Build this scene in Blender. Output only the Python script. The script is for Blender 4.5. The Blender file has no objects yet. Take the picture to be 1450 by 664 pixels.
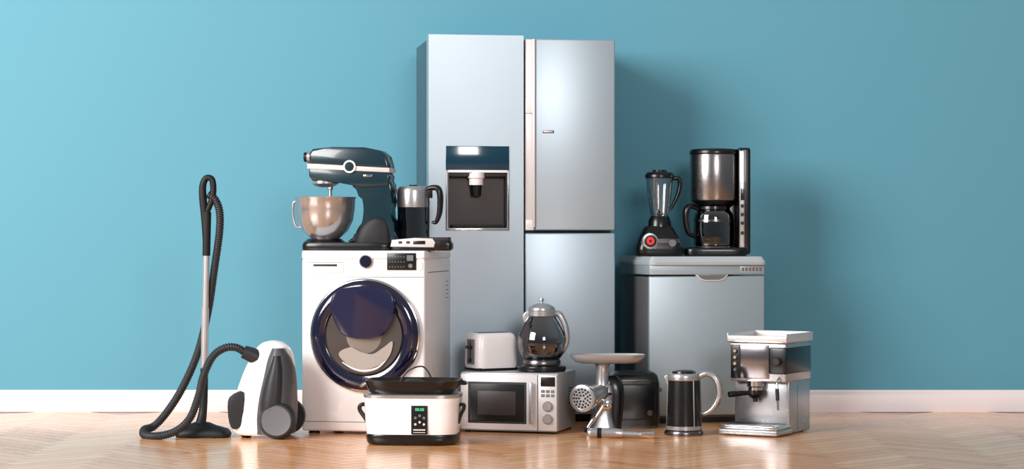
import bpy, bmesh, math, random
from mathutils import Vector, Matrix
random.seed(4)
scene = bpy.context.scene
try:
    scene.view_settings.view_transform = 'Standard'
except Exception: pass

# ------------------------------------------------------------------ materials
def lin(h):
    h=h.lstrip('#'); o=[]
    for i in (0,2,4):
        c=int(h[i:i+2],16)/255
        o.append(c/12.92 if c<=.04045 else ((c+.055)/1.055)**2.4)
    return (*o,1)
def M(name,col,rough=.4,metal=0,coat=0,emit=0,nscale=8,namt=.06,bump=0,stretch=None,spec=None):
    m=bpy.data.materials.new(name); m.use_nodes=True; nt=m.node_tree
    b=nt.nodes['Principled BSDF']; c=lin(col)
    b.inputs['Base Color'].default_value=c
    b.inputs['Metallic'].default_value=metal
    if spec is not None: b.inputs['Specular IOR Level'].default_value=spec
    if coat: 
        b.inputs['Coat Weight'].default_value=coat; b.inputs['Coat Roughness'].default_value=.05
    if emit:
        b.inputs['Emission Color'].default_value=c; b.inputs['Emission Strength'].default_value=emit
    tc=nt.nodes.new('ShaderNodeTexCoord'); n=nt.nodes.new('ShaderNodeTexNoise'); n.inputs['Scale'].default_value=nscale
    if stretch:
        mp=nt.nodes.new('ShaderNodeMapping'); mp.inputs['Scale'].default_value=stretch
        nt.links.new(tc.outputs['Object'],mp.inputs[0]); nt.links.new(mp.outputs[0],n.inputs['Vector'])
    else: nt.links.new(tc.outputs['Object'],n.inputs['Vector'])
    mr=nt.nodes.new('ShaderNodeMapRange'); mr.inputs['To Min'].default_value=max(.01,rough-namt); mr.inputs['To Max'].default_value=rough+namt
    nt.links.new(n.outputs['Fac'],mr.inputs['Value']); nt.links.new(mr.outputs[0],b.inputs['Roughness'])
    if bump:
        bp=nt.nodes.new('ShaderNodeBump'); bp.inputs['Strength'].default_value=bump; bp.inputs['Distance'].default_value=.002
        nt.links.new(n.outputs['Fac'],bp.inputs['Height']); nt.links.new(bp.outputs[0],b.inputs['Normal'])
    return m
def G(name,tint,refl=.12,rough=.03):
    m=bpy.data.materials.new(name); m.use_nodes=True; nt=m.node_tree; nt.nodes.clear()
    o=nt.nodes.new('ShaderNodeOutputMaterial'); t=nt.nodes.new('ShaderNodeBsdfTransparent'); g=nt.nodes.new('ShaderNodeBsdfGlossy')
    t.inputs[0].default_value=lin(tint); g.inputs['Roughness'].default_value=rough
    lw=nt.nodes.new('ShaderNodeLayerWeight'); lw.inputs[0].default_value=.35
    mr=nt.nodes.new('ShaderNodeMapRange'); mr.inputs['To Min'].default_value=refl; mr.inputs['To Max'].default_value=.6
    nt.links.new(lw.outputs['Facing'],mr.inputs['Value'])
    mx=nt.nodes.new('ShaderNodeMixShader'); nt.links.new(mr.outputs[0],mx.inputs[0]); nt.links.new(t.outputs[0],mx.inputs[1]); nt.links.new(g.outputs[0],mx.inputs[2])
    nt.links.new(mx.outputs[0],o.inputs[0]); return m

WHITE=M('white_enamel','#f0ebeb',.3,coat=.4)
WHITE2=M('white_plastic','#e4e0e0',.35,coat=.2)
BLACK=M('black_gloss_plastic','#07080a',.28,coat=.15,namt=.03,spec=.4)
BLACKM=M('black_matte_plastic','#131416',.5,spec=.3)
GREYP=M('dark_grey_plastic','#28292d',.42,spec=.3)
GREYV=M('vacuum_grey_plastic','#4c4e52',.38,spec=.4)
GREYM=M('mid_grey_plastic','#66696e',.4)
CHROME=M('chrome','#d4d2d2',.1,1,namt=.03)
STEEL=M('brushed_steel','#c4c2c2',.28,1,stretch=(1,1,30),namt=.05)
BOWL=M('polished_bowl_steel','#b4b5b8',.22,.8,namt=.03)
STEELD=M('dark_steel','#6c6a6b',.25,1)
SATIN=M('satin_steel','#b0b1b4',.27,.75)
SILVER=M('silver_paint','#b4b4b6',.35,.5)
LSILV=M('light_silver_paint','#cfcccc',.35,.35)
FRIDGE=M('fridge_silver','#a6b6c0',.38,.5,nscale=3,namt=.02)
FSIDE=M('fridge_side_reflection_tint','#4d646f',.4,.5)  # dark teal reflection put into the side's base colour
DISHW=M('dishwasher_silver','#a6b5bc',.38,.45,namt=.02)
TEALB=M('dark_teal_gloss','#083448',.12,coat=.4)
TEALM=M('mixer_teal_black','#0b2934',.2,coat=.4)
NAVY=M('navy_gloss','#0b0d2a',.12,coat=.7)
NAVY2=M('navy_cover','#15183a',.2,coat=.4)
SEAM=M('seam_dark','#202428',.6)
DRUM=M('drum_window','#8b857f',.3,.5,nscale=5,namt=.1)
RED=M('red_light','#c8201c',.3,emit=.4)
GREEN=M('green_digits','#49d08a',.4,emit=.9)
INK=M('white_print','#d8d8d8',.5)
WATER=M('coffee','#120b08',.1)
NICHE=M('niche_dark','#2b2625',.4,.2)
GLASS=G('clear_glass','#e8ecee',.07)
GLASSD=G('smoked_glass','#8c8c90',.12)
WATERG=G('kettle_water','#b4b8bc',.03)
GLASSDD=G('dark_glass','#4a4648',.12)

# ------------------------------------------------------------------ mesh helpers
def finish(name,bm,mat,parent=None,smooth=True,ang=35):
    bmesh.ops.recalc_face_normals(bm,faces=bm.faces)
    me=bpy.data.meshes.new(name); bm.to_mesh(me); bm.free()
    ob=bpy.data.objects.new(name,me); scene.collection.objects.link(ob)
    me.materials.append(mat)
    if smooth:
        for p in me.polygons: p.use_smooth=True
        me.set_sharp_from_angle(angle=math.radians(ang))
    if parent: ob.parent=parent
    return ob
def bm_box(x0,x1,y0,y1,z0,z1,bev=0,seg=3):
    bm=bmesh.new(); bmesh.ops.create_cube(bm,size=1)
    for v in bm.verts:
        v.co=Vector(((x0+x1)/2+v.co.x*(x1-x0),(y0+y1)/2+v.co.y*(y1-y0),(z0+z1)/2+v.co.z*(z1-z0)))
    if bev:
        bev=min(bev,abs(x1-x0)*.45,abs(y1-y0)*.45,abs(z1-z0)*.45)
        bmesh.ops.bevel(bm,geom=bm.edges[:],offset=bev,segments=seg,profile=.5,affect='EDGES')
    return bm
def bm_door_with_niche(X,Z,y0,y1,depth,bev):
    """slab X[0]..X[3] x Z[0]..Z[3] with a pocket of given depth in the middle cell of its front"""
    bm=bmesh.new(); f={}
    for i in range(4):
        for j in range(4): f[i,j]=bm.verts.new((X[i],y0,Z[j]))
    for i in range(3):
        for j in range(3):
            if (i,j)!=(1,1): bm.faces.new((f[i,j],f[i+1,j],f[i+1,j+1],f[i,j+1]))
    n=[f[1,1],f[2,1],f[2,2],f[1,2]]; nb=[bm.verts.new((v.co.x,y0+depth,v.co.z)) for v in n]
    for i in range(4): bm.faces.new((n[i],n[(i+1)%4],nb[(i+1)%4],nb[i]))
    bm.faces.new(nb)
    per=[f[i,0] for i in range(4)]+[f[3,j] for j in (1,2,3)]+[f[i,3] for i in (2,1,0)]+[f[0,j] for j in (2,1)]
    bk=[bm.verts.new((v.co.x,y1,v.co.z)) for v in per]; N=len(per)
    for i in range(N): bm.faces.new((per[i],per[(i+1)%N],bk[(i+1)%N],bk[i]))
    bm.faces.new(bk)
    return bm
def cr(pts,n,closed=False):
    N=len(pts); out=[]
    D=len(pts[0])
    rng=range(N) if closed else range(N-1)
    for i in rng:
        g=lambda j:(pts[j%N] if closed else pts[max(0,min(N-1,j))])
        p0,p1,p2,p3=g(i-1),g(i),g(i+1),g(i+2)
        for k in range(n):
            t=k/n
            out.append(tuple(.5*((2*p1[a])+(-p0[a]+p2[a])*t+(2*p0[a]-5*p1[a]+4*p2[a]-p3[a])*t*t+(-p0[a]+3*p1[a]-3*p2[a]+p3[a])*t**3) for a in range(D)))
    if not closed: out.append(tuple(pts[-1]))
    return out
def bm_rings(rings,cap=True,closed=False):
    bm=bmesh.new(); R=[[bm.verts.new(p) for p in r] for r in rings]
    n=len(R[0]); cnt=len(R)
    for i in range(cnt if closed else cnt-1):
        a,b=R[i],R[(i+1)%cnt]
        for j in range(n):
            bm.faces.new((a[j],a[(j+1)%n],b[(j+1)%n],b[j]))
    if cap and not closed:
        bm.faces.new(R[0]); bm.faces.new(R[-1])
    bmesh.ops.remove_doubles(bm,verts=bm.verts[:],dist=1e-5)
    return bm
def bm_tube(pts,rad,seg=14,n=8,closed=False,flat=1.0,rib=None):
    P=[Vector(p) for p in (cr(pts,n,closed) if n>1 else pts)]
    if rib:  # resample evenly
        L=[0]
        for i in range(1,len(P)): L.append(L[-1]+(P[i]-P[i-1]).length)
        m=int(L[-1]/rib*4); Q=[];j=0
        for k in range(m+1):
            t=L[-1]*k/m
            while j<len(L)-2 and L[j+1]<t: j+=1
            f=(t-L[j])/max(1e-9,L[j+1]-L[j]); Q.append(P[j].lerp(P[j+1],f))
        P=Q
    N=len(P); rings=[]; 
    if isinstance(rad,(int,float)): rr=[rad]*N
    else:
        rr=[]
        for i in range(N):
            t=i/(N-1)*(len(rad)-1); a=min(int(t),len(rad)-2); rr.append(rad[a]+(rad[a+1]-rad[a])*(t-a))
    if rib: rr=[r*(1.06 if (i%4)<2 else .9) for i,r in enumerate(rr)]
    up=None
    for i in range(N):
        if closed: t=(P[(i+1)%N]-P[i-1])
        else: t=P[min(N-1,i+1)]-P[max(0,i-1)]
        t.normalize()
        if up is None:
            up=Vector((0,1,0)) if abs(t.y)<.9 else Vector((1,0,0))
        up=(up-t*up.dot(t)).normalized(); s=t.cross(up)
        rings.append([P[i]+(up*math.cos(a)*flat+s*math.sin(a))*rr[i] for a in [2*math.pi*k/seg for k in range(seg)]])
    return bm_rings(rings,closed=closed)
class K:
    """one real object: an Empty carrying parts. Drawing units u(right), v(down) are scaled to metres by kx,kz;
    depth (y) is given directly in metres, negative = towards the front."""
    def __init__(s,name,loc,rot,ref,by,kx,kz=None):
        s.e=bpy.data.objects.new(name,None); scene.collection.objects.link(s.e)
        s.e.location=loc; s.e.rotation_euler=(0,0,math.radians(rot)); s.e.empty_display_size=.05
        s.ref,s.by,s.kx,s.kz=ref,by,kx,(kx if kz is None else kz)
        s.k=abs(s.kx)
    def X(s,u): return (u-s.ref)*s.kx
    def Z(s,v): return (s.by-v)*s.kz
    def P(s,u,v,d): return (s.X(u),d,s.Z(v))
    def box(s,nm,u0,u1,v0,v1,d0,d1,mat,bev=.003,seg=3):
        z=sorted((s.Z(v0),s.Z(v1)))
        return finish(nm,bm_box(s.X(u0),s.X(u1),d0,d1,z[0],z[1],bev,seg),mat,s.e)
    def lathe(s,nm,cu,cd,prof,mat,sm=0,seg=48,ry=1):
        if sm: prof=cr(prof,sm)
        rings=[[(s.X(cu)+max(r,0)*s.k*math.cos(a),cd+max(r,0)*s.k*ry*math.sin(a),s.Z(v)) for a in [2*math.pi*k/seg for k in range(seg)]] for r,v in prof]
        return finish(nm,bm_rings(rings),mat,s.e,ang=50)
    def disc(s,nm,cu,cv,prof,mat,sm=0,seg=56):   # lathe about the local y axis: prof (radius units, depth m)
        if sm: prof=cr(prof,sm)
        rings=[[(s.X(cu)+max(r,0)*s.k*math.cos(a),d,s.Z(cv)+max(r,0)*s.k*math.sin(a)) for a in [2*math.pi*k/seg for k in range(seg)]] for r,d in prof]
        return finish(nm,bm_rings(rings),mat,s.e,ang=40)
    def prism(s,nm,pts,d0,d1,mat,bev=.004,sm=0,seg=3,taper=None):
        if sm: pts=cr(pts,sm,True)
        a=[s.P(u,v,d0) for u,v in pts]; b=[s.P(u,v,d1) for u,v in pts]
        bm=bmesh.new(); A=[bm.verts.new(p) for p in a]; B=[bm.verts.new(p) for p in b]
        f1=bm.faces.new(A); f2=bm.faces.new(B[::-1]); N=len(A)
        for i in range(N): bm.faces.new((A[i],B[i],B[(i+1)%N],A[(i+1)%N]))
        if bev:
            bmesh.ops.bevel(bm,geom=list(f1.edges)+list(f2.edges),offset=bev,segments=seg,profile=.5,affect='EDGES')
        return finish(nm,bm,mat,s.e)
    def loft(s,nm,secs,mat,seg=48,sm=0,ang=50):  # secs (v,cu,ru,cd,rd,exp)
        if sm: secs=cr(secs,sm)
        rings=[]
        for v,cu,ru,cd,rd,ex in secs:
            r=[]
            for k in range(seg):
                a=2*math.pi*k/seg; c,q=math.cos(a),math.sin(a)
                r.append((s.X(cu)+ru*s.k*math.copysign(abs(c)**(2/ex),c),cd+rd*math.copysign(abs(q)**(2/ex),q),s.Z(v)))
            rings.append(r)
        return finish(nm,bm_rings(rings),mat,s.e,ang=ang)
    def tube(s,nm,pts,r,mat,**kw):
        rr=[x*s.k for x in r] if isinstance(r,(list,tuple)) else r*s.k
        return finish(nm,bm_tube([s.P(*p) for p in pts],rr,**kw),mat,s.e,ang=60)
    def text(s,nm,body,u,v,d,size,mat):
        c=bpy.data.curves.new(nm,'FONT'); c.body=body; c.size=size; c.align_x='CENTER'; c.align_y='CENTER'; c.extrude=.0003
        o=bpy.data.objects.new(nm,c); scene.collection.objects.link(o); o.parent=s.e
        o.location=s.P(u,v,d); o.rotation_euler=(math.radians(90),0,0); c.materials.append(mat); return o

# ------------------------------------------------------------------ room
wallm=M('teal_wall_paint','#599aaf',.75,nscale=60,bump=.05)
o=finish('wall_back',bm_box(-7,7,0,.15,0,4.2),wallm,smooth=False)
bbm=M('baseboard_white','#eee4e4',.35)
bm=bmesh.new()
prof=[(0,0),(-.016,0),(-.016,.085),(-.012,.098),(-.008,.104),(-.006,.116),(0,.116)]
A=[bm.verts.new((-7,y,z)) for y,z in prof]; B=[bm.verts.new((7,y,z)) for y,z in prof]
bm.faces.new(A); bm.faces.new(B[::-1])
for i in range(len(prof)): bm.faces.new((A[i],B[i],B[(i+1)%len(prof)],A[(i+1)%len(prof)]))
finish('baseboard_back',bm,bbm)
# herringbone floor
L,w,g=.48,.08,.001
me=bpy.data.meshes.new('floor'); V=[];F=[];UV=[];C=[]
c45=math.cos(math.pi/4)
def addq(q,horiz,tint):
    i=len(V); off=(random.random()*40,random.random()*40)
    for (x,y) in q: V.append(((x-y)*c45,(x+y)*c45-7,0))
    F.append((i,i+1,i+2,i+3)); x0,y0=q[0]
    for (x,y) in q:
        a,b=(x-x0,y-y0) if horiz else (y-y0,x-x0)
        UV.append((a+off[0],b+off[1]))
    C.extend([tint]*4)
for m in range(-24,25):
    for n in range(-150,151):
        ox=n*w+m*L; oy=n*w-m*L
        rx,ry=(ox-oy)*c45,(ox+oy)*c45-7
        if abs(rx)>7.2 or ry<-14 or ry>.5: continue
        for hz in (True,False):
            if hz: x0,x1,y0,y1=ox+g,ox+L-g,oy+g,oy+w-g
            else: x0,x1,y0,y1=ox+L+g,ox+L+w-g,oy+w-L+g,oy+w-g
            q=[(x0,y0),(x1,y0),(x1,y1),(x0,y1)]
            if max((x+y)*c45-7 for x,y in q)>.14: continue
            addq(q,hz,random.random()*.7+(.45 if hz else 0))
i=len(V); V+=[(-7,-14,-.002),(7,-14,-.002),(7,.15,-.002),(-7,.15,-.002)]; F.append((i,i+1,i+2,i+3)); UV+=[(0,0)]*4; C+=[-1.2]*4
me.from_pydata(V,[],F); me.update()
ca=me.attributes.new('tint','FLOAT','CORNER')
ca.data.foreach_set('value',C)
uvl=me.uv_layers.new(name='UVMap')
uvl.data.foreach_set('uv',[c for p in UV for c in p])
fl=bpy.data.objects.new('floor',me); scene.collection.objects.link(fl)
m=bpy.data.materials.new('parquet'); m.use_nodes=True; nt=m.node_tree; b=nt.nodes['Principled BSDF']
uv=nt.nodes.new('ShaderNodeUVMap'); mp=nt.nodes.new('ShaderNodeMapping'); mp.inputs['Scale'].default_value=(2.5,28,1)
nz=nt.nodes.new('ShaderNodeTexNoise'); nz.inputs['Scale'].default_value=1.6; nz.inputs['Detail'].default_value=6
at=nt.nodes.new('ShaderNodeAttribute'); at.attribute_name='tint'
nt.links.new(uv.outputs[0],mp.inputs[0]); nt.links.new(mp.outputs[0],nz.inputs['Vector'])
ma=nt.nodes.new('ShaderNodeMath'); ma.operation='MULTIPLY_ADD'; ma.inputs[1].default_value=.45
mb=nt.nodes.new('ShaderNodeMath'); mb.operation='MULTIPLY'; mb.inputs[1].default_value=.8
nt.links.new(at.outputs['Fac'],ma.inputs[0]); nt.links.new(nz.outputs['Fac'],mb.inputs[0]); nt.links.new(mb.outputs[0],ma.inputs[2])
rp=nt.nodes.new('ShaderNodeValToRGB'); rp.color_ramp.elements[0].position=.0; rp.color_ramp.elements[0].color=lin('#955427')
rp.color_ramp.elements[1].position=.95; rp.color_ramp.elements[1].color=lin('#f8c494')
e=rp.color_ramp.elements.new(.45); e.color=lin('#e39c63')
nt.links.new(ma.outputs[0],rp.inputs[0]); nt.links.new(rp.outputs[0],b.inputs['Base Color'])
b.inputs['Roughness'].default_value=.2; b.inputs['Coat Weight'].default_value=.25; b.inputs['Coat Roughness'].default_value=.15
me.materials.append(m)

# ------------------------------------------------------------------ refrigerator
k=K('refrigerator',(-.413,-.735,0),9,607,599,.003558,.00352)
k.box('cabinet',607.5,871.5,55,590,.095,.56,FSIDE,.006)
finish('left_door',bm_door_with_niche([k.X(607),k.X(634),k.X(718),k.X(741)],[k.Z(588),k.Z(323),k.Z(243),k.Z(50)],0,.09,.075,0),FRIDGE,k.e,smooth=False)
k.box('right_door',757.5,872,54,326,0,.09,FRIDGE,.007)
k.box('lower_right_door',743.5,872,330,588,0,.09,FRIDGE,.007)
k.box('handle_channel',744,757,54.5,326,.012,.09,LSILV,.002)
k.box('handle_bar',753.5,757.4,54.5,322,-.006,.09,LSILV,.002)
k.box('handle_bracket',744,756,137,160,.0,.05,WHITE2,.004)
k.box('handle_bracket',744,756,311,326,.0,.05,WHITE2,.004)
k.box('logo_plate',768,784,184,188,-.004,.01,STEELD,.002)
k.box('logo_plate_inner',769.5,782.5,185,187,-.005,.0,LSILV,.001)
k.box('dispenser_panel',631,720.5,207,241,-.004,.02,TEALB,.002)
k.box('dispenser_frame',631,633,241,326,-.004,.02,STEELD,.001)
k.box('dispenser_frame',718.5,720.5,241,326,-.004,.02,STEELD,.001)
k.box('dispenser_frame',631,720.5,323.5,326.5,-.004,.05,CHROME,.001)
k.box('dispenser_light',634,718,241,244.5,-.006,.04,WHITE,.001)
k.box('niche_back',634,718,243,323,.06,.074,NICHE,0)
k.box('niche_side',634,636,243,323,.004,.07,BLACK,0)
k.box('niche_side',716,718,243,323,.004,.07,BLACK,0)
k.box('niche_hood',636,716,245,250,.01,.06,GREYP,.001)
k.lathe('nozzle',675,.03,[(0,244),(12,244),(12,252),(10,253),(10,262),(0,262)],WHITE)
k.lathe('nozzle_tip',675,.035,[(0,262),(8,262),(7,277),(0,279)],BLACK)
k.box('drip_grille',640,712,318,323,.004,.06,BLACKM,.001)
k.box('plinth',610,868,588,599,.06,.55,SEAM,.002)

# ------------------------------------------------------------------ washing machine
k=K('washing_machine',(-.994,-1.225,0),-11,427,615,.003417,.00332)
k.box('body',427,602,366,611,.0,.55,WHITE,.012)
k.box('top_panel',427,602,354.8,367,-.003,.55,WHITE,.01)
k.box('fascia_seam',429,600,391.5,392.3,-.0012,.02,GREYM,0)
k.box('drawer_seam',434,488,371,371.8,-.0012,.02,GREYM,0)
k.box('drawer_front',434,487,373,387,-.004,.02,WHITE2,.003)
k.box('drawer_pull',444,478,374,377,-.006,.0,SEAM,.001)
k.disc('program_knob',519,370,[(8.5,0),(8.5,-.014),(7,-.02),(0,-.02)],NAVY)
k.disc('program_knob_ring',519,370,[(10.2,0),(10.2,-.004),(8.5,-.004)],LSILV)
k.box('display',549,590,358,382,-.005,.005,BLACK,.001)
for r in range(3):
    for q in range(6):
        k.box('display_icon',552+q*4,553.8+q*4,(363,370,377)[r],(364,371,378)[r],-.0056,0,GREYM,0)
k.box('display_digits',577,586,361,369,-.0056,0,GREYM,0)
k.disc('display_button',582,376,[(3,-.004),(3,-.0057),(2,-.0057)],GREYM,seg=24)
k.box('button',594,599,359,365,-.004,.01,WHITE2,.002)
k.box('button',594,599,370,382,-.004,.01,WHITE2,.002)
C0=(519,474)
k.disc('door_chrome_outer',*C0,[(78,0),(78,-.02),(75,-.026),(73,-.026)],CHROME)
k.disc('door_ring',*C0,[(75.5,-.0),(75.5,-.03),(71,-.045),(62,-.05),(56,-.042),(53.5,-.02),(53,0)],NAVY,seg=72)
k.disc('door_chrome_inner',*C0,[(56.5,-.040),(55,-.047),(53.5,-.042),(53,-.02)],STEELD)
k.disc('door_glass',*C0,[(54,-.018),(43,-.032),(25,-.040),(0,-.044)],DRUM,sm=4)
k.prism('laundry_load',[(484,500),(500,491),(515,497),(532,500),(548,490),(560,482),(556,502),(540,516),(519,522),(498,516)],-.05,-.02,M('laundry_tan','#a89f99',.3,.2,coat=.3),0,sm=5)
k.tube('drum_rim',[(489,512,-.046),(505,521,-.05),(522,524,-.05),(540,519,-.05),(553,506,-.046)],[.8,1.6,2,1.6,.8],LSILV,flat=.6)
k.prism('door_hatch_cover',[(474,424),(484,411),(502,406),(519,405),(536,406),(554,411),(563,424),(561,448),(549,471),(534,477),(519,478),(504,477),(489,471),(477,448)],-.068,-.03,NAVY2,.006,sm=4)
k.box('kick_seam',429,600,597,597.8,-.0012,.02,GREYM,0)
for u in (440,588):
    for d in (.06,.48): k.lathe('foot',u,d,[(0,611),(7,611),(8,615),(0,615)],BLACKM)
o=finish('side_groove',bm_box(.5965,.599,.06,.50,.10,.104),GREYM,k.e,smooth=False)
o=finish('side_groove',bm_box(.5965,.599,.06,.50,.76,.764),GREYM,k.e,smooth=False)
for i in range(5):
    finish('side_vent',bm_box(.5965,.5988,.44,.49,.71-.02*i,.714-.02*i),GREYM,k.e,smooth=False)

# ------------------------------------------------------------------ stand mixer
k=K('stand_mixer',(-.778,-1.085,.864),-9,495,354.5,.00341,.00338)
k.loft('base_plate',[(354.5,494,62,0,.082,6),(353,494,64,0,.085,6),(346,494,64,0,.085,6),(343,494,62,0,.08,6)],BLACK)
k.loft('bowl_seat',[(343,459,30,0,.075,2),(338,459,24,0,.06,2)],BLACK)
k.prism('column',[(498,343),(508,334),(516,318),(519,296),(515,276),(503,260),(555,255),(556,285),(559,318),(563,343)],-.06,.06,TEALM,.012,sm=3)
k.loft('motor_housing',[(344,532,30,0,.078,3.2),(334,533,29,0,.078,3),(322,535,26,0,.074,2.8),(312,538,20,0,.068,2.6),(306,540,12,0,.055,2.4),(304,541,4,0,.03,2)],BLACKM,sm=4)
k.prism('head_lower',[(441,236),(552,243),(556,250),(554,264),(520,266),(478,258),(446,256),(441,250)],-.066,.066,TEALM,.008)
k.prism('head_upper',[(441,234),(441,218),(446,211),(475,208.5),(520,209),(543,214),(552,222),(556,236),(555,241)],-.066,.066,TEALM,.012)
k.prism('chrome_band',[(439,232),(556.5,238.5),(556.5,245),(439,239)],-.071,.071,LSILV,.002)
k.disc('badge_ring',500,236.5,[(6.5,-.06),(6.5,-.078),(9,-.078),(9,-.06)],LSILV)
k.disc('badge',500,236.5,[(6.5,-.06),(6.5,-.075),(0,-.076)],TEALM)
k.tube('hub_cap',[(442,222,0),(435,222,0)],9,SATIN,n=1,seg=24)
k.tube('hub_knob',[(435,222,0),(430,222,0)],7,BLACK,n=1,seg=24)
k.lathe('beater_socket',460,0,[(0,255),(19,255),(19,260),(14,263),(7,265),(0,265)],SATIN)
k.lathe('beater_shaft',467,0,[(0,262),(4,262),(4,268),(2.5,269),(2.5,285),(0,285)],STEEL)
k.lathe('bowl',460,0,[(0,342),(17,342),(18,339),(22,336),(32,327),(39,312),(41.5,296),(42,282),(43.5,280),(43.5,279),(41.5,279.4),(40.5,296),(36,314),(20,332),(0,334)],BOWL,seg=64)
k.tube('bowl_handle',[(420,286,0),(414,287,0),(413,305,0),(417,320,0),(428,322,0)],1.9,SATIN)
k.box('speed_lever',520,532,248,251,-.075,-.06,CHROME,.001)

# ------------------------------------------------------------------ kettle on washer
k=K('electric_kettle',(-.475,-1.06,.864),-12,584,354.5,.00336)
k.lathe('base',584,0,[(0,354.5),(23.5,354.5),(24,350),(22,347),(0,347)],BLACK)
k.lathe('glass_body',584,0,[(22.5,347),(22.5,291),(21.5,291),(21.5,346)],GLASSD)
k.lathe('dark_liner',584,0,[(0,346.8),(20,346.5),(20,308),(0,308)],M('kettle_dark_fill','#0e2a30',.2))
k.lathe('steel_collar',584,0,[(22.8,293),(23,291),(22.8,270),(21.5,265),(19,263),(0,262.5)],SATIN)
k.lathe('lid_knob',584,0,[(0,263),(6,263),(6,261),(0,261)],BLACK)
k.tube('handle',[(603,268,0),(613,265,0),(621,267,0),(624,278,0),(623,300,0),(618,314,0),(612,314,0)],[3.5,4,4.5,4.5,4,3,2],BLACK,flat=1.4)
k.box('handle_mount',604,612,266,280,-.012,.012,BLACK,.003)
k.box('glass_strip',604.5,607.5,280,346,-.01,.01,BLACK,.001)
k.prism('spout',[(563,265),(557,268),(563,280)],-.01,.01,STEEL,.001)

# ------------------------------------------------------------------ kitchen scale
k=K('kitchen_scale',(-.575,-1.25,.864),-11,540,354.5,.0034,.00332)
k.loft('base',[(354.5,583,40,.045,.032,5),(352,583,43,.045,.036,5),(345,583,43,.045,.036,5),(340,584,39,.045,.032,5)],BLACK)
k.prism('display_housing',[(540,349),(542,339),(575,336.5),(600,337),(604,343),(602,350)],.003,.05,LSILV,.004)
k.box('platform',573,622,335.5,341,.012,.078,GREYP,.004)
for u in (552,563): k.box('button',u,u+5,341,344.5,.0005,.01,SEAM,.001)
k.box('readout',573,590,340.5,345.5,.0005,.01,BLACK,.001)

# ------------------------------------------------------------------ vacuum cleaner
k=K('vacuum_cleaner',(-1.138,-1.385,0),-4,378,618.6,.00328)
k.loft('white_shell',[(614,374,38,0,.115,3),(608,373,43,0,.125,3),(590,373,44,0,.13,2.8),(560,376,42,0,.125,2.6),(530,381,37,0,.115,2.5),(508,385,31,0,.10,2.4),(493,387,24,0,.08,2.3),(485,387,15,0,.055,2.2),(482,387,4,0,.02,2)],WHITE,sm=4)
k.loft('dark_cover',[(612,390,28,-.02,.124,2.5),(590,391,30,-.02,.133,2.5),(560,393,28,-.02,.130,2.4),(530,396,23,-.02,.119,2.4),(508,397,18,-.02,.105,2.3),(492,397,10,-.02,.085,2.2)],GREYV,sm=4)
k.loft('inner_cover',[(606,389,22,-.02,.134,2.2),(575,391,24.5,-.02,.144,2.2),(545,394,22,-.02,.137,2.2),(520,397,16,-.02,.125,2.2),(502,398,9,-.02,.110,2.2)],GREYP,sm=4)
k.prism('side_inlay',[(331,560),(351,553),(350,592),(343,604),(333,602),(329,580)],-.121,-.05,GREYP,.004,sm=3)
k.disc('wheel',400,592,[(0,-.10),(26,-.10),(26,-.14),(23,-.158),(18,-.162),(16,-.152),(6,-.155),(0,-.158)],GREYP)
k.disc('wheel_rim',400,592,[(21,-.161),(20,-.165),(18,-.1635)],GREYM)
k.disc('rear_wheel',400,592,[(0,.10),(26,.10),(26,.14),(20,.15),(0,.15)],GREYP)
k.lathe('castor',350,-.03,[(0,607),(8,607),(8,616),(6,618.6),(0,618.6)],BLACKM)
k.tube('hose_collar',[(374,512,-.05),(362,503,-.06),(348,497,-.07)],[12,11,9],GREYP)
hose=[(350,498,-.07),(338,491,-.08),(322,492,-.09),(306,504,-.10),(294,530,-.11),(287,560,-.12),(276,590,-.14),(258,607,-.17),(232,614,-.17),(211,614,-.12),(205,608.5,-.05),(214,605,.02),(232,585,.03),(255,550,.02),(277,500,.02),(292,440,.02),(301,380,.02),(308,330,.02),(309,300,.01),(303,282,0),(293,275,-.005)]
k.tube('hose',hose,5.6,GREYP,rib=.011,seg=14,n=12)
k.tube('handle_grip',[(291,345,-.005),(289,310,-.005),(286,280,-.005),(286,262,-.005),(291,252,-.005),(299,254,-.005),(301,268,-.005),(299,282,-.005),(292,300,-.005)],[5,5.5,5.5,5,4.5,4.5,4.5,4.5,4],BLACKM)
k.tube('hand_tube',[(292,300,-.005),(291,362,-.005)],[6,5.5],BLACKM,n=1,seg=18)
k.tube('steel_tube',[(291,360,-.005),(289.5,440,-.005)],4.4,SILVER,n=1,seg=18)
k.tube('steel_tube_lower',[(289.5,436,-.005),(288,528,-.005)],5.2,SILVER,n=1,seg=18)
k.tube('wand_cuff',[(288,522,-.005),(287.5,560,-.005),(286,585,-.01),(284,602,-.03)],[5.5,5.5,6,8],BLACKM,n=3)
k.loft('floor_head',[(618,289,38,-.04,.055,5),(613,289,39,-.04,.058,5),(607,288,36,-.035,.05,4),(602,286,20,-.025,.035,3),(598,285,11,-.02,.025,2.5)],BLACKM)

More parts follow.
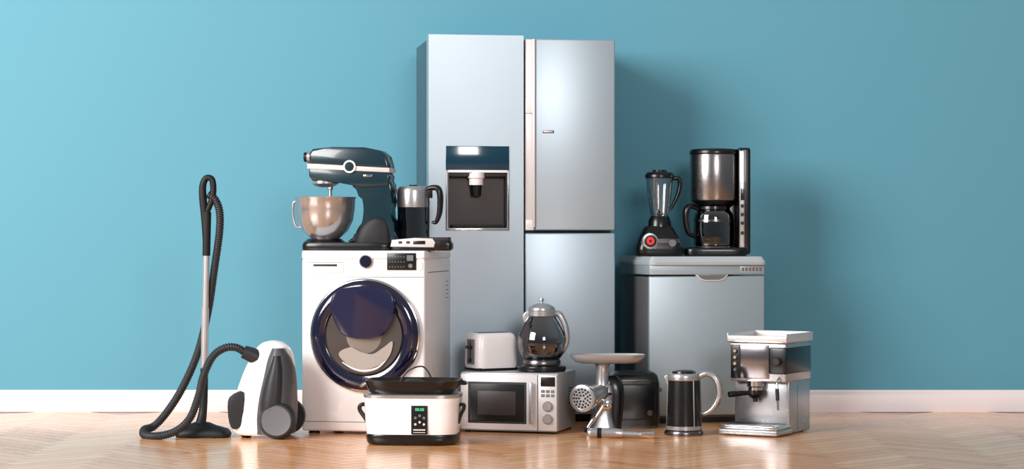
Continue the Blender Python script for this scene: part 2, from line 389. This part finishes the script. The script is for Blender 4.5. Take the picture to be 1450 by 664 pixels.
# ------------------------------------------------------------------ slow cooker
k=K('slow_cooker',(-.445,-1.685,0),-5,585,627.6,.00318)
k.loft('black_base',[(627.6,585,61,0,.125,4),(624,585,64,0,.132,4),(614,585,66,0,.137,4),(612,585,64,0,.135,4)],BLACK)
k.loft('white_body',[(613,585,64,0,.134,4),(600,585,66,0,.138,4),(575,585,67,0,.14,4),(562,585,68,0,.142,4),(559,585,66,0,.139,4)],WHITE,sm=2)
k.loft('steel_rim',[(561,585,68.5,0,.144,4),(557,585,69,0,.145,4),(556,585,66,0,.14,4)],SATIN)
k.loft('griddle_lid',[(558,585,56,0,.118,4),(552,585,62,0,.13,4),(541,586,67,0,.14,4),(537,586,68,0,.142,4),(537,586,65,0,.137,4),(544,586,60,0,.125,4)],BLACK)
k.tube('lid_lip',[(520,541,-.04),(516,538,-.02),(516,538,.02),(520,541,.04)],2.5,BLACK)
k.tube('lid_handle_left',[(521,541,-.05),(512,546,-.03),(512,546,.03),(521,541,.05)],2,CHROME)
k.tube('lid_handle_right',[(650,541,-.05),(659,542,-.03),(659,542,.03),(650,541,.05)],2.4,BLACK)
k.tube('power_cord',[(566,541,.0),(575,528,.0),(586,521,0),(598,519,.0),(606,526,.0),(611,536,0)],1.1,BLACK)
k.lathe('lid_knob',586,0,[(0,544),(14,544),(14,540),(10,537),(0,536)],GREYP)
k.tube('side_handle',[(522,572,-.03),(512,573,-.03),(510,580,-.03),(518,592,-.03),(522,600,-.03)],3,BLACK,flat=2.5)
k.tube('side_handle',[(650,572,-.03),(658,572,-.03),(658,578,-.03),(655,584,-.03),(650,598,-.03)],2.6,BLACK,flat=2.5)
k.box('control_panel',588,611,571,611,-.1435,-.12,BLACK,.002)
k.text('clock_digits','00:50',600,576.5,-.1442,.018,GREEN)
for i in range(3):
    k.disc('control_button',594+6*i,588-3*(i%2),[(2,-.14),(2,-.1455),(0,-.1455)],GREYM,seg=16)
    k.disc('control_button',594+6*i,597-3*(i%2),[(1.6,-.14),(1.6,-.1455),(0,-.1455)],INK,seg=16)
k.box('label_line',591,608,604,605.5,-.144,-.13,INK,0)
k.box('label_line',591,608,608,608.7,-.144,-.13,INK,0)

# ------------------------------------------------------------------ microwave
k=K('microwave_oven',(-.246,-1.135,0),-16,652,613.4,.00348,.00334)
k.box('case',652,790,528,610,.006,.34,SILVER,.006)
k.box('door',653,762,530,609,-.012,.008,LSILV,.004)
k.box('control_fascia',763,789.5,530,609,-.012,.008,LSILV,.004)
k.box('window_frame',664,747,541,600,-.014,-.005,SEAM,.002)
k.box('window_glass',667,744,544,597,-.017,-.01,BLACK,.002)
k.box('inner_window',678,732,554,588,-.0175,-.01,NICHE,.001)
k.box('handle',752,757.5,540,599,-.036,-.026,SATIN,.004)
k.box('handle_post',752.5,757,542,547,-.03,-.01,CHROME,.001)
k.box('handle_post',752.5,757,592,597,-.03,-.01,CHROME,.001)
k.box('display',767,787,533,546,-.0145,-.01,BLACK,.001)
for r in range(2):
    for q in range(3): k.box('key',767.5+6.8*q,772.5+6.8*q,551+6*r,555+6*r,-.0145,-.01,GREYM,.001)
k.disc('dial',777,574,[(7,-.012),(7,-.02),(5.5,-.026),(0,-.026)],SATIN)
k.disc('dial',777,592,[(7,-.012),(7,-.02),(5.5,-.026),(0,-.026)],SATIN)
k.box('base_strip',653,789,609.2,610.4,-.008,.0,GREYM,0)
for u in (660,782):
    for d in (.03,.3): k.lathe('foot',u,d,[(0,609),(4,609),(4,613.4),(0,613.4)],BLACKM,seg=20)
for i in range(6):
    finish('side_vent',bm_box(.4795,.4812,.2,.27,.2-.014*i,.205-.014*i),SEAM,k.e,smooth=False)

# ------------------------------------------------------------------ toaster (white) on microwave
k=K('toaster',(-.155,-1.105,.2855),30,0,0,1,-1)
k.loft('body',[(.012,.11,.106,.085,.081,7),(.03,.11,.11,.085,.085,7),(.15,.11,.108,.085,.082,6),(.172,.11,.102,.085,.076,5),(.18,.11,.09,.085,.064,4)],WHITE)
k.box('base',.005,.215,0,.014,.008,.162,BLACKM,.004)
for d in (.05,.095): k.box('slot',.03,.19,.178,.1812,d,d+.025,SEAM,0)
k.box('lever_panel',-.004,.01,.03,.15,.05,.12,GREYM,.003)
k.box('lever_slot',-.006,.01,.05,.14,.08,.09,BLACK,.001)
k.box('lever',-.022,.0,.105,.12,.065,.105,BLACK,.003)
k.box('browning_dial',-.012,.0,.04,.058,.072,.098,BLACK,.003)

# ------------------------------------------------------------------ glass tea kettle on microwave
k=K('glass_kettle',(.142,-1.085,.2855),-8,767,525.5,.00338)
k.lathe('heating_base',767,0,[(0,525.5),(33,525.5),(35,523),(34,518),(28,515),(0,515)],BLACK)
k.lathe('bottom_ring',767,0,[(0,515),(27,515),(27,510),(25,508),(0,508)],STEELD)
k.lathe('glass_body',767,0,[(25,509),(31,500),(34,488),(33,475),(28,462),(21,450),(18,444)],GLASSD,sm=5,seg=64)
k.lathe('water',767,0,[(0,507.9),(24,507.8),(30,500),(33,489),(32.6,478),(0,478)],WATERG,seg=48)
k.lathe('collar',767,0,[(17.5,447),(20.5,447),(20.5,440),(17.5,438)],SATIN)
k.lathe('lid',767,0,[(19,439),(18,435),(12,431),(4,429),(0,429)],SATIN,sm=3)
k.lathe('lid_knob',767,0,[(2,430),(2,427),(4,425),(3,422),(0,421.5)],CHROME)
k.tube('handle',[(785,443,0),(793,446,0),(801,462,0),(803,482,0),(797,497,0),(789,503,0)],[4.2,4.6,4.2,4,3.4,2.4],SATIN,flat=1.2)
k.prism('spout',[(749,440),(741,446),(742,456),(748,462)],-.02,.02,SATIN,.003,sm=3)

# ------------------------------------------------------------------ meat grinder
k=K('meat_grinder',(.4225,-1.095,0),0,850,610,.00338)
k.loft('hopper_tray',[(514,860,38,0,.05,2.6),(512,860,46,0,.075,3),(505,860,52,0,.09,3.2),(501.5,860,53.5,0,.094,3.2),(501.5,860,52,0,.091,3.2),(505,860,50,0,.086,3.2),(511,860,44,0,.07,3)],SILVER)
k.lathe('feed_neck',853,0,[(13,514),(10,517),(9,530),(10,545),(12,552),(0,552)],SATIN,sm=3)
k.loft('gear_body',[(610,852,20,.01,.07,4),(606,852,19,.01,.068,4),(585,853,15,.01,.055,3),(560,856,16,.02,.06,2.6),(546,857,15,.02,.05,2.2),(540,856,8,.02,.03,2)],SATIN,sm=3)
k.loft('motor_body',[(608,868,12,.03,.06,3),(560,870,14,.03,.06,3),(540,868,13,.03,.05,2.6),(532,866,8,.03,.03,2.4)],BLACK,sm=3)
k.tube('barrel',[(853,556,.0),(840,558,-.06),(826,561,-.115)],[13,14,15],SATIN,seg=28,n=4)
def ring_on(kk,name,c,nrm,rads,mat,seg=40):
    n=Vector(nrm).normalized(); u=n.cross(Vector((0,0,1))).normalized(); v=n.cross(u)
    rings=[[tuple(Vector(c)+n*h+(u*math.cos(a)+v*math.sin(a))*r) for a in [2*math.pi*q/seg for q in range(seg)]] for r,h in rads]
    return finish(name,bm_rings(rings),mat,kk.e,ang=40)
c=Vector(k.P(825,561,-.115)); nr=Vector((-.42,-.9,-.03))
ring_on(k,'ring_nut',c,nr,[(.04,-.02),(.064,-.02),(.066,0),(.064,.018),(.052,.022),(.052,.014)],SATIN,seg=48)
ring_on(k,'grinder_plate',c,nr,[(.053,.0),(.053,.016),(0,.016)],SATIN)
n=nr.normalized(); uu=n.cross(Vector((0,0,1))).normalized(); vv=n.cross(uu)
for R,cnt in ((.016,6),(.030,11),(.043,16)):
    for i in range(cnt):
        a=2*math.pi*i/cnt
        ring_on(k,'plate_hole',c+n*.0162+(uu*math.cos(a)+vv*math.sin(a))*R,nr,[(.0052,0),(.0052,.0006),(0,.0006)],BLACK,seg=10)
k.tube('clamp_arm',[(832,604,-.06),(842,590,-.055),(852,575,-.04)],[4,5,6],CHROME)
k.loft('foot_plate',[(610,850,23,-.02,.09,4),(606,850,22,-.02,.085,4)],STEELD)
k.tube('crank_knob',[(862,548,-.06),(862,556,-.085)],3.5,CHROME,n=1)
k.disc('side_knob',858,571,[(8,-.04),(8,-.065),(6,-.07),(0,-.07)],CHROME,seg=32)
# ------------------------------------------------------------------ toaster (black)
k=K('toaster',(.478,-.985,0),6,866,608.5,.0034)
k.loft('body',[(605,902,35,.085,.085,6),(600,902,36,.085,.087,7),(545,902,36,.085,.087,6),(534,902,34,.085,.082,4.5),(529.5,902,30,.085,.07,4),(528.5,902,26,.085,.06,4)],BLACK)
k.loft('base',[(608.5,902,34,.085,.082,6),(604,902,35,.085,.085,6)],STEELD)
for d in (.045,.095): k.box('slot',878,927,527.9,530,d,d+.025,SEAM,0)
k.box('side_panel',874,930,546,596,-.006,.01,BLACK,.004)
k.box('side_band',872,932,541,542.5,-.004,.01,GREYP,.001)
k.box('lever_slot',937,939.5,548,580,.078,.09,SEAM,0)
k.box('lever',937,943,552,558,.065,.105,GREYM,.002)
k.disc('browning_dial',922,586,[(4,-.004),(4,-.012),(0,-.012)],STEELD,seg=20)

# ------------------------------------------------------------------ immersion blender lying down
k=K('immersion_blender',(.505,-1.46,0),-6,880,618.8,.00327)
k.tube('motor_grip',[(832,612,0),(837,611.5,0),(858,611.5,0),(872,611.5,0),(882,612,0)],[4,6.5,7,7,5.5],SATIN,seg=24)
k.tube('grip_band',[(846,611.5,0),(852,611.5,0)],7.3,BLACK,n=1,seg=24)
k.tube('shaft',[(880,612,0),(908,613,0)],[4,3],SATIN,n=1,seg=20)
k.tube('blade_guard',[(906,613,0),(914,613,0),(921,613.5,0),(926,613.5,0)],[3,4.5,5.3,5.3],CHROME,seg=24,n=3)

# ------------------------------------------------------------------ black electric pitcher kettle
k=K('electric_kettle',(.807,-1.285,0),-12,968,615,.00332)
k.lathe('power_base',968,0,[(0,615),(27,615),(28,612),(26,608.5),(0,608.5)],STEELD)
k.lathe('body',968,0,[(0,608.5),(25,608.5),(25.5,604),(24.5,570),(23.5,540),(23,534)],BLACK)
k.lathe('steel_rim',968,0,[(25.2,607.5),(25.9,607),(25.9,602),(25.2,601.5)],SATIN)
k.lathe('steel_top',968,0,[(23.1,538),(24,537),(23.8,531),(22,528),(0,527.5)],SATIN)
k.lathe('lid',968,0,[(0,528),(17,528),(16,525),(12,523.5),(0,523)],BLACK)
for a in (-1.15,.75):
    k.tube('steel_strip',[(968+24.6*math.sin(a),603,-.0815*math.cos(a)),(968+23.2*math.sin(a),536,-.0775*math.cos(a))],1.1,SATIN,n=1)
k.tube('handle',[(989,533,0),(1000,528,0),(1012,533,0),(1018,547,0),(1017,563,0),(1009,577,0),(999,584,0),(992,584,0)],[4,4.6,5,5,4.6,4.2,3.6,3],SATIN,flat=1.3)
k.prism('spout',[(947,529),(941,532),(944,543),(948,546)],-.018,.018,STEEL,.002)

# ------------------------------------------------------------------ espresso machine (metric)
k=K('espresso_machine',(1.06,-1.145,0),-30,0,0,1,-1)
k.box('rear_body',0,.28,.004,.25,.0,.26,SATIN,.008)
k.box('upper_housing',-.004,.284,.245,.43,-.05,.262,SATIN,.008)
k.box('front_panel',.004,.2,.262,.42,-.055,-.04,M('mirror_panel','#8a8486',.14,1),.003)
k.box('switch_strip',.006,.055,.262,.42,-.057,-.05,BLACK,.002)
k.box('black_panel',.2,.287,.285,.41,-.056,.255,BLACK,.006)
k.box('cup_tray',-.012,.292,.43,.438,-.06,.268,CHROME,.003)
for a in ((-.012,-.006,-.06,.268),(.286,.292,-.06,.268)): k.box('tray_rail',a[0],a[1],.436,.474,a[2],a[3],LSILV,.002)
k.box('tray_rail',-.012,.292,.436,.474,.262,.268,LSILV,.002)
k.box('tray_rail',-.012,.292,.436,.462,-.06,-.054,LSILV,.002)
k.box('tray_floor',-.006,.286,.436,.450,-.05,.26,WHITE2,0)
k.box('drip_base',-.008,.288,.004,.03,-.17,.02,SATIN,.006)
k.box('drip_tray',-.004,.284,.03,.05,-.165,.01,CHROME,.005)
k.box('drip_grid',.01,.27,.05,.0525,-.158,-.01,STEELD,.001)
for i in range(12): k.box('drip_slot',.02+i*.02,.03+i*.02,.0525,.0532,-.15,-.02,SEAM,0)
for z in (.39,.36,.33,.30): k.disc('switch',.03,z,[(.010,-.054),(.010,-.064),(.007,-.068),(0,-.068)],CHROME,seg=20)
k.lathe('group_head',.12,-.03,[(0,.25),(.04,.25),(.04,.225),(.034,.22),(.034,.205),(0,.205)],CHROME)
k.lathe('portafilter',.12,-.03,[(0,.206),(.038,.206),(.038,.185),(.03,.175),(.012,.165),(.01,.15),(0,.15)],BLACK)
k.tube('portafilter_handle',[(.11,.193,-.05),(.08,.193,-.085),(.045,.19,-.12),(.03,.188,-.135)],[.009,.012,.015,.013],BLACK)
k.tube('steam_wand',[(.25,.27,-.05),(.25,.25,-.075),(.255,.2,-.085),(.262,.12,-.09)],.005,CHROME)
k.tube('steam_wand_grip',[(.253,.22,-.083),(.258,.165,-.088)],.009,BLACK,n=1)
k.disc('steam_knob',.245,.345,[(.02,-.05),(.02,-.075),(.016,-.08),(0,-.08)],GREYP,seg=28)
k.box('side_seam',.2795,.2805,.02,.23,.1,.102,SEAM,0)
for x in (.03,.25):
    for d in (-.14,.22): k.lathe('foot',x,d,[(0,0),(.012,0),(.012,.006),(0,.006)],BLACKM,seg=16)

# ------------------------------------------------------------------ dishwasher
k=K('dishwasher',(.6825,-.735,0),12.8,920,599,.00368,.00352)
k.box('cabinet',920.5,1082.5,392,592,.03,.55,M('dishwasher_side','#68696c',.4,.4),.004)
k.box('door',920,1083,391,588,0,.035,DISHW,.006)
k.box('control_band',920,1083,374,389,-.002,.55,DISHW,.005)
k.loft('worktop',[(375,1001.5,82.5,.272,.292,30),(371,1001.5,82.8,.272,.294,30),(363.2,1001.5,79,.272,.28,30)],M('worktop_silver','#bcc6cb',.35,.3),seg=96,ang=20)
hp=[(984,389),(1031,389),(1025,396),(1018,398.5),(997,398.5),(990,396)]
k.prism('pocket_handle',hp,-.004,.01,LSILV,.001)
k.prism('pocket_handle_recess',[(987,389.3),(1028,389.3),(1023,394),(1017,396),(998,396),(992,394)],-.0048,.0,GREYM,0)
for i in range(6): k.box('indicator',1050+i*5,1053.5+i*5,379,384,-.003,.01,GREYM,.0005)
k.box('display',1048,1081,377,386,-.0026,.01,SILVER,.001)
k.box('plinth',924,1079,588,599,.04,.5,SEAM,.002)

# ------------------------------------------------------------------ drip coffee maker
k=K('coffee_maker',(1.044,-.44,.8315),0,1015,362.2,.0036)
k.loft('base',[(362.2,1012,43,0,.10,5),(359,1012,45,0,.105,5),(352,1012,45,0,.105,5),(350,1012,42,0,.1,5)],BLACK)
k.lathe('warming_plate',1010,-.01,[(0,351),(29,351),(28,348.5),(0,348.5)],STEELD)
k.box('rear_column',1018,1046,285,352,.03,.10,BLACK,.006)
k.lathe('water_tank',1011,0,[(0,284),(33,284),(34,281),(34,221),(33,218),(0,218)],M('brushed_dark_steel','#8c8888',.25,1,stretch=(1,1,25)),seg=64)
k.lathe('tank_lid',1011,0,[(0,219),(34.5,219),(35,216),(33,212),(20,210.5),(0,210)],BLACK)
k.lathe('filter_housing',1011,0,[(0,293),(24,293),(30,288),(33.5,284),(0,283)],BLACK)
k.box('control_column',1043,1060.5,210,360,-.075,.09,BLACK,.012)
k.box('column_trim',1045,1052,214,356,-.078,-.06,SATIN,.004)
for v in (292,304,316,330): k.disc('button',1048.5,v,[(2.6,-.07),(2.6,-.082),(0,-.082)],BLACK,seg=20)
k.box('column_display',1046,1051.5,268,284,-.08,-.07,BLACK,.001)
k.lathe('carafe',1010,-.01,[(0,348.3),(25,348),(28,343),(28.5,325),(27.5,305),(23,297),(22,294)],GLASSDD,sm=3)
k.lathe('coffee',1010,-.01,[(0,347.5),(24.5,347.3),(27.3,342),(27.8,318),(0,318)],WATER)
k.lathe('carafe_band',1010,-.01,[(28.3,311),(28.8,311),(29,314),(28.6,314)],STEELD)
k.lathe('carafe_lid',1010,-.01,[(22,297),(23.5,296),(23,292.5),(0,292)],BLACK)
k.tube('carafe_handle',[(987,296,-.04),(976,292,-.05),(970,298,-.055),(970,315,-.055),(974,330,-.05),(983,335,-.045)],[3,4,4.2,4,3.4,2.5],BLACK,flat=1.6)

# ------------------------------------------------------------------ countertop blender
k=K('countertop_blender',(.742,-.49,.8315),6,932,362.2,.00358)
k.loft('base',[(362.2,932,31,0,.085,5),(359,932,33.5,0,.092,5),(350,932,33,0,.09,5),(335,932,28,0,.078,4),(324,932,22,0,.062,3.5),(320,932,19,0,.055,3)],BLACK)
k.loft('steel_skirt',[(344,932,31.6,0,.087,4.5),(338,932,29.6,0,.082,4.2)],STEELD)
k.disc('speed_knob_ring',916,341,[(11,-.06),(11,-.094),(8.5,-.096)],SATIN)
k.disc('speed_knob',916,341,[(8.5,-.07),(8.5,-.1),(0,-.102)],BLACK)
k.disc('speed_knob_light',916,341,[(5.5,-.1),(5.5,-.1035),(2,-.1035),(2,-.1)],RED)
k.disc('pulse_button',948,344,[(5,-.07),(5,-.09),(0,-.09)],GREYM)
k.lathe('jar_collar',934,0,[(0,321),(17,321),(16,312),(13,306),(0,306)],BLACK)
k.lathe('jar_glass',934,0,[(12,307),(14,298),(17,275),(19.5,252)],GLASS,sm=3)
for a in (.3,1.6,2.9,4.2,5.5):
    k.tube('jar_rib',[(934+12.5*math.cos(a),304,12.5*.00358*math.sin(a)),(934+16.2*math.cos(a),277,16.2*.00358*math.sin(a)),(934+18.6*math.cos(a),256,18.6*.00358*math.sin(a))],.6,GLASSD,n=1,seg=8)
k.lathe('jar_lid',934,0,[(0,252),(20.5,252),(21,248),(18,244),(10,243),(10,240.5),(0,240)],BLACK)
k.tube('jar_handle',[(951,253,0),(960,252,0),(963,258,0),(961,272,0),(955,286,0),(949,297,0)],[3,3.2,3.2,3,2.6,2],BLACK,flat=1.6)
k.lathe('blade',934,0,[(0,306),(7,303),(2,299),(0,296)],CHROME)

# ------------------------------------------------------------------ lights, world, camera
def area(name,loc,target,size,power,col=(1,1,1),sy=None):
    l=bpy.data.lights.new(name,'AREA'); l.energy=power; l.color=col; l.size=size
    if sy: l.shape='RECTANGLE'; l.size_y=sy
    ob=bpy.data.objects.new(name,l); scene.collection.objects.link(ob); ob.location=loc
    ob.rotation_euler=(Vector(target)-Vector(loc)).to_track_quat('-Z','Y').to_euler(); return ob
area('softbox_key',(-6,-6.3,3.8),(-.4,-.5,.9),4.0,900,(1,.97,.95))
area('added_rear_highlight',(2.7,-14,4.2),(-.3,-.5,1.2),2.6,490,(1,.93,.92))  # added unseen lamp behind the camera, placed for a highlight on the upper fridge
wd=bpy.data.worlds.new('world'); scene.world=wd; wd.use_nodes=True; nt=wd.node_tree
bg=nt.nodes['Background']; bg.inputs['Strength'].default_value=.44
tc=nt.nodes.new('ShaderNodeTexCoord'); sp=nt.nodes.new('ShaderNodeSeparateXYZ'); rp=nt.nodes.new('ShaderNodeValToRGB')
nt.links.new(tc.outputs['Generated'],sp.inputs[0]); 
mr=nt.nodes.new('ShaderNodeMapRange'); mr.inputs['From Min'].default_value=-.3; mr.inputs['From Max'].default_value=1
nt.links.new(sp.outputs['Z'],mr.inputs['Value']); nt.links.new(mr.outputs[0],rp.inputs[0]); nt.links.new(rp.outputs[0],bg.inputs[0])
rp.color_ramp.elements[0].color=(.33,.43,.5,1); rp.color_ramp.elements[0].position=.1
rp.color_ramp.elements[1].color=(1,.97,.96,1); rp.color_ramp.elements[1].position=.8

cam=bpy.data.cameras.new('camera'); co=bpy.data.objects.new('camera',cam); scene.collection.objects.link(co)
co.location=(0,-11.235,.94); co.rotation_euler=(math.radians(90),0,0)
cam.sensor_width=36; cam.lens=36*3000/1450; cam.clip_end=100
scene.camera=co
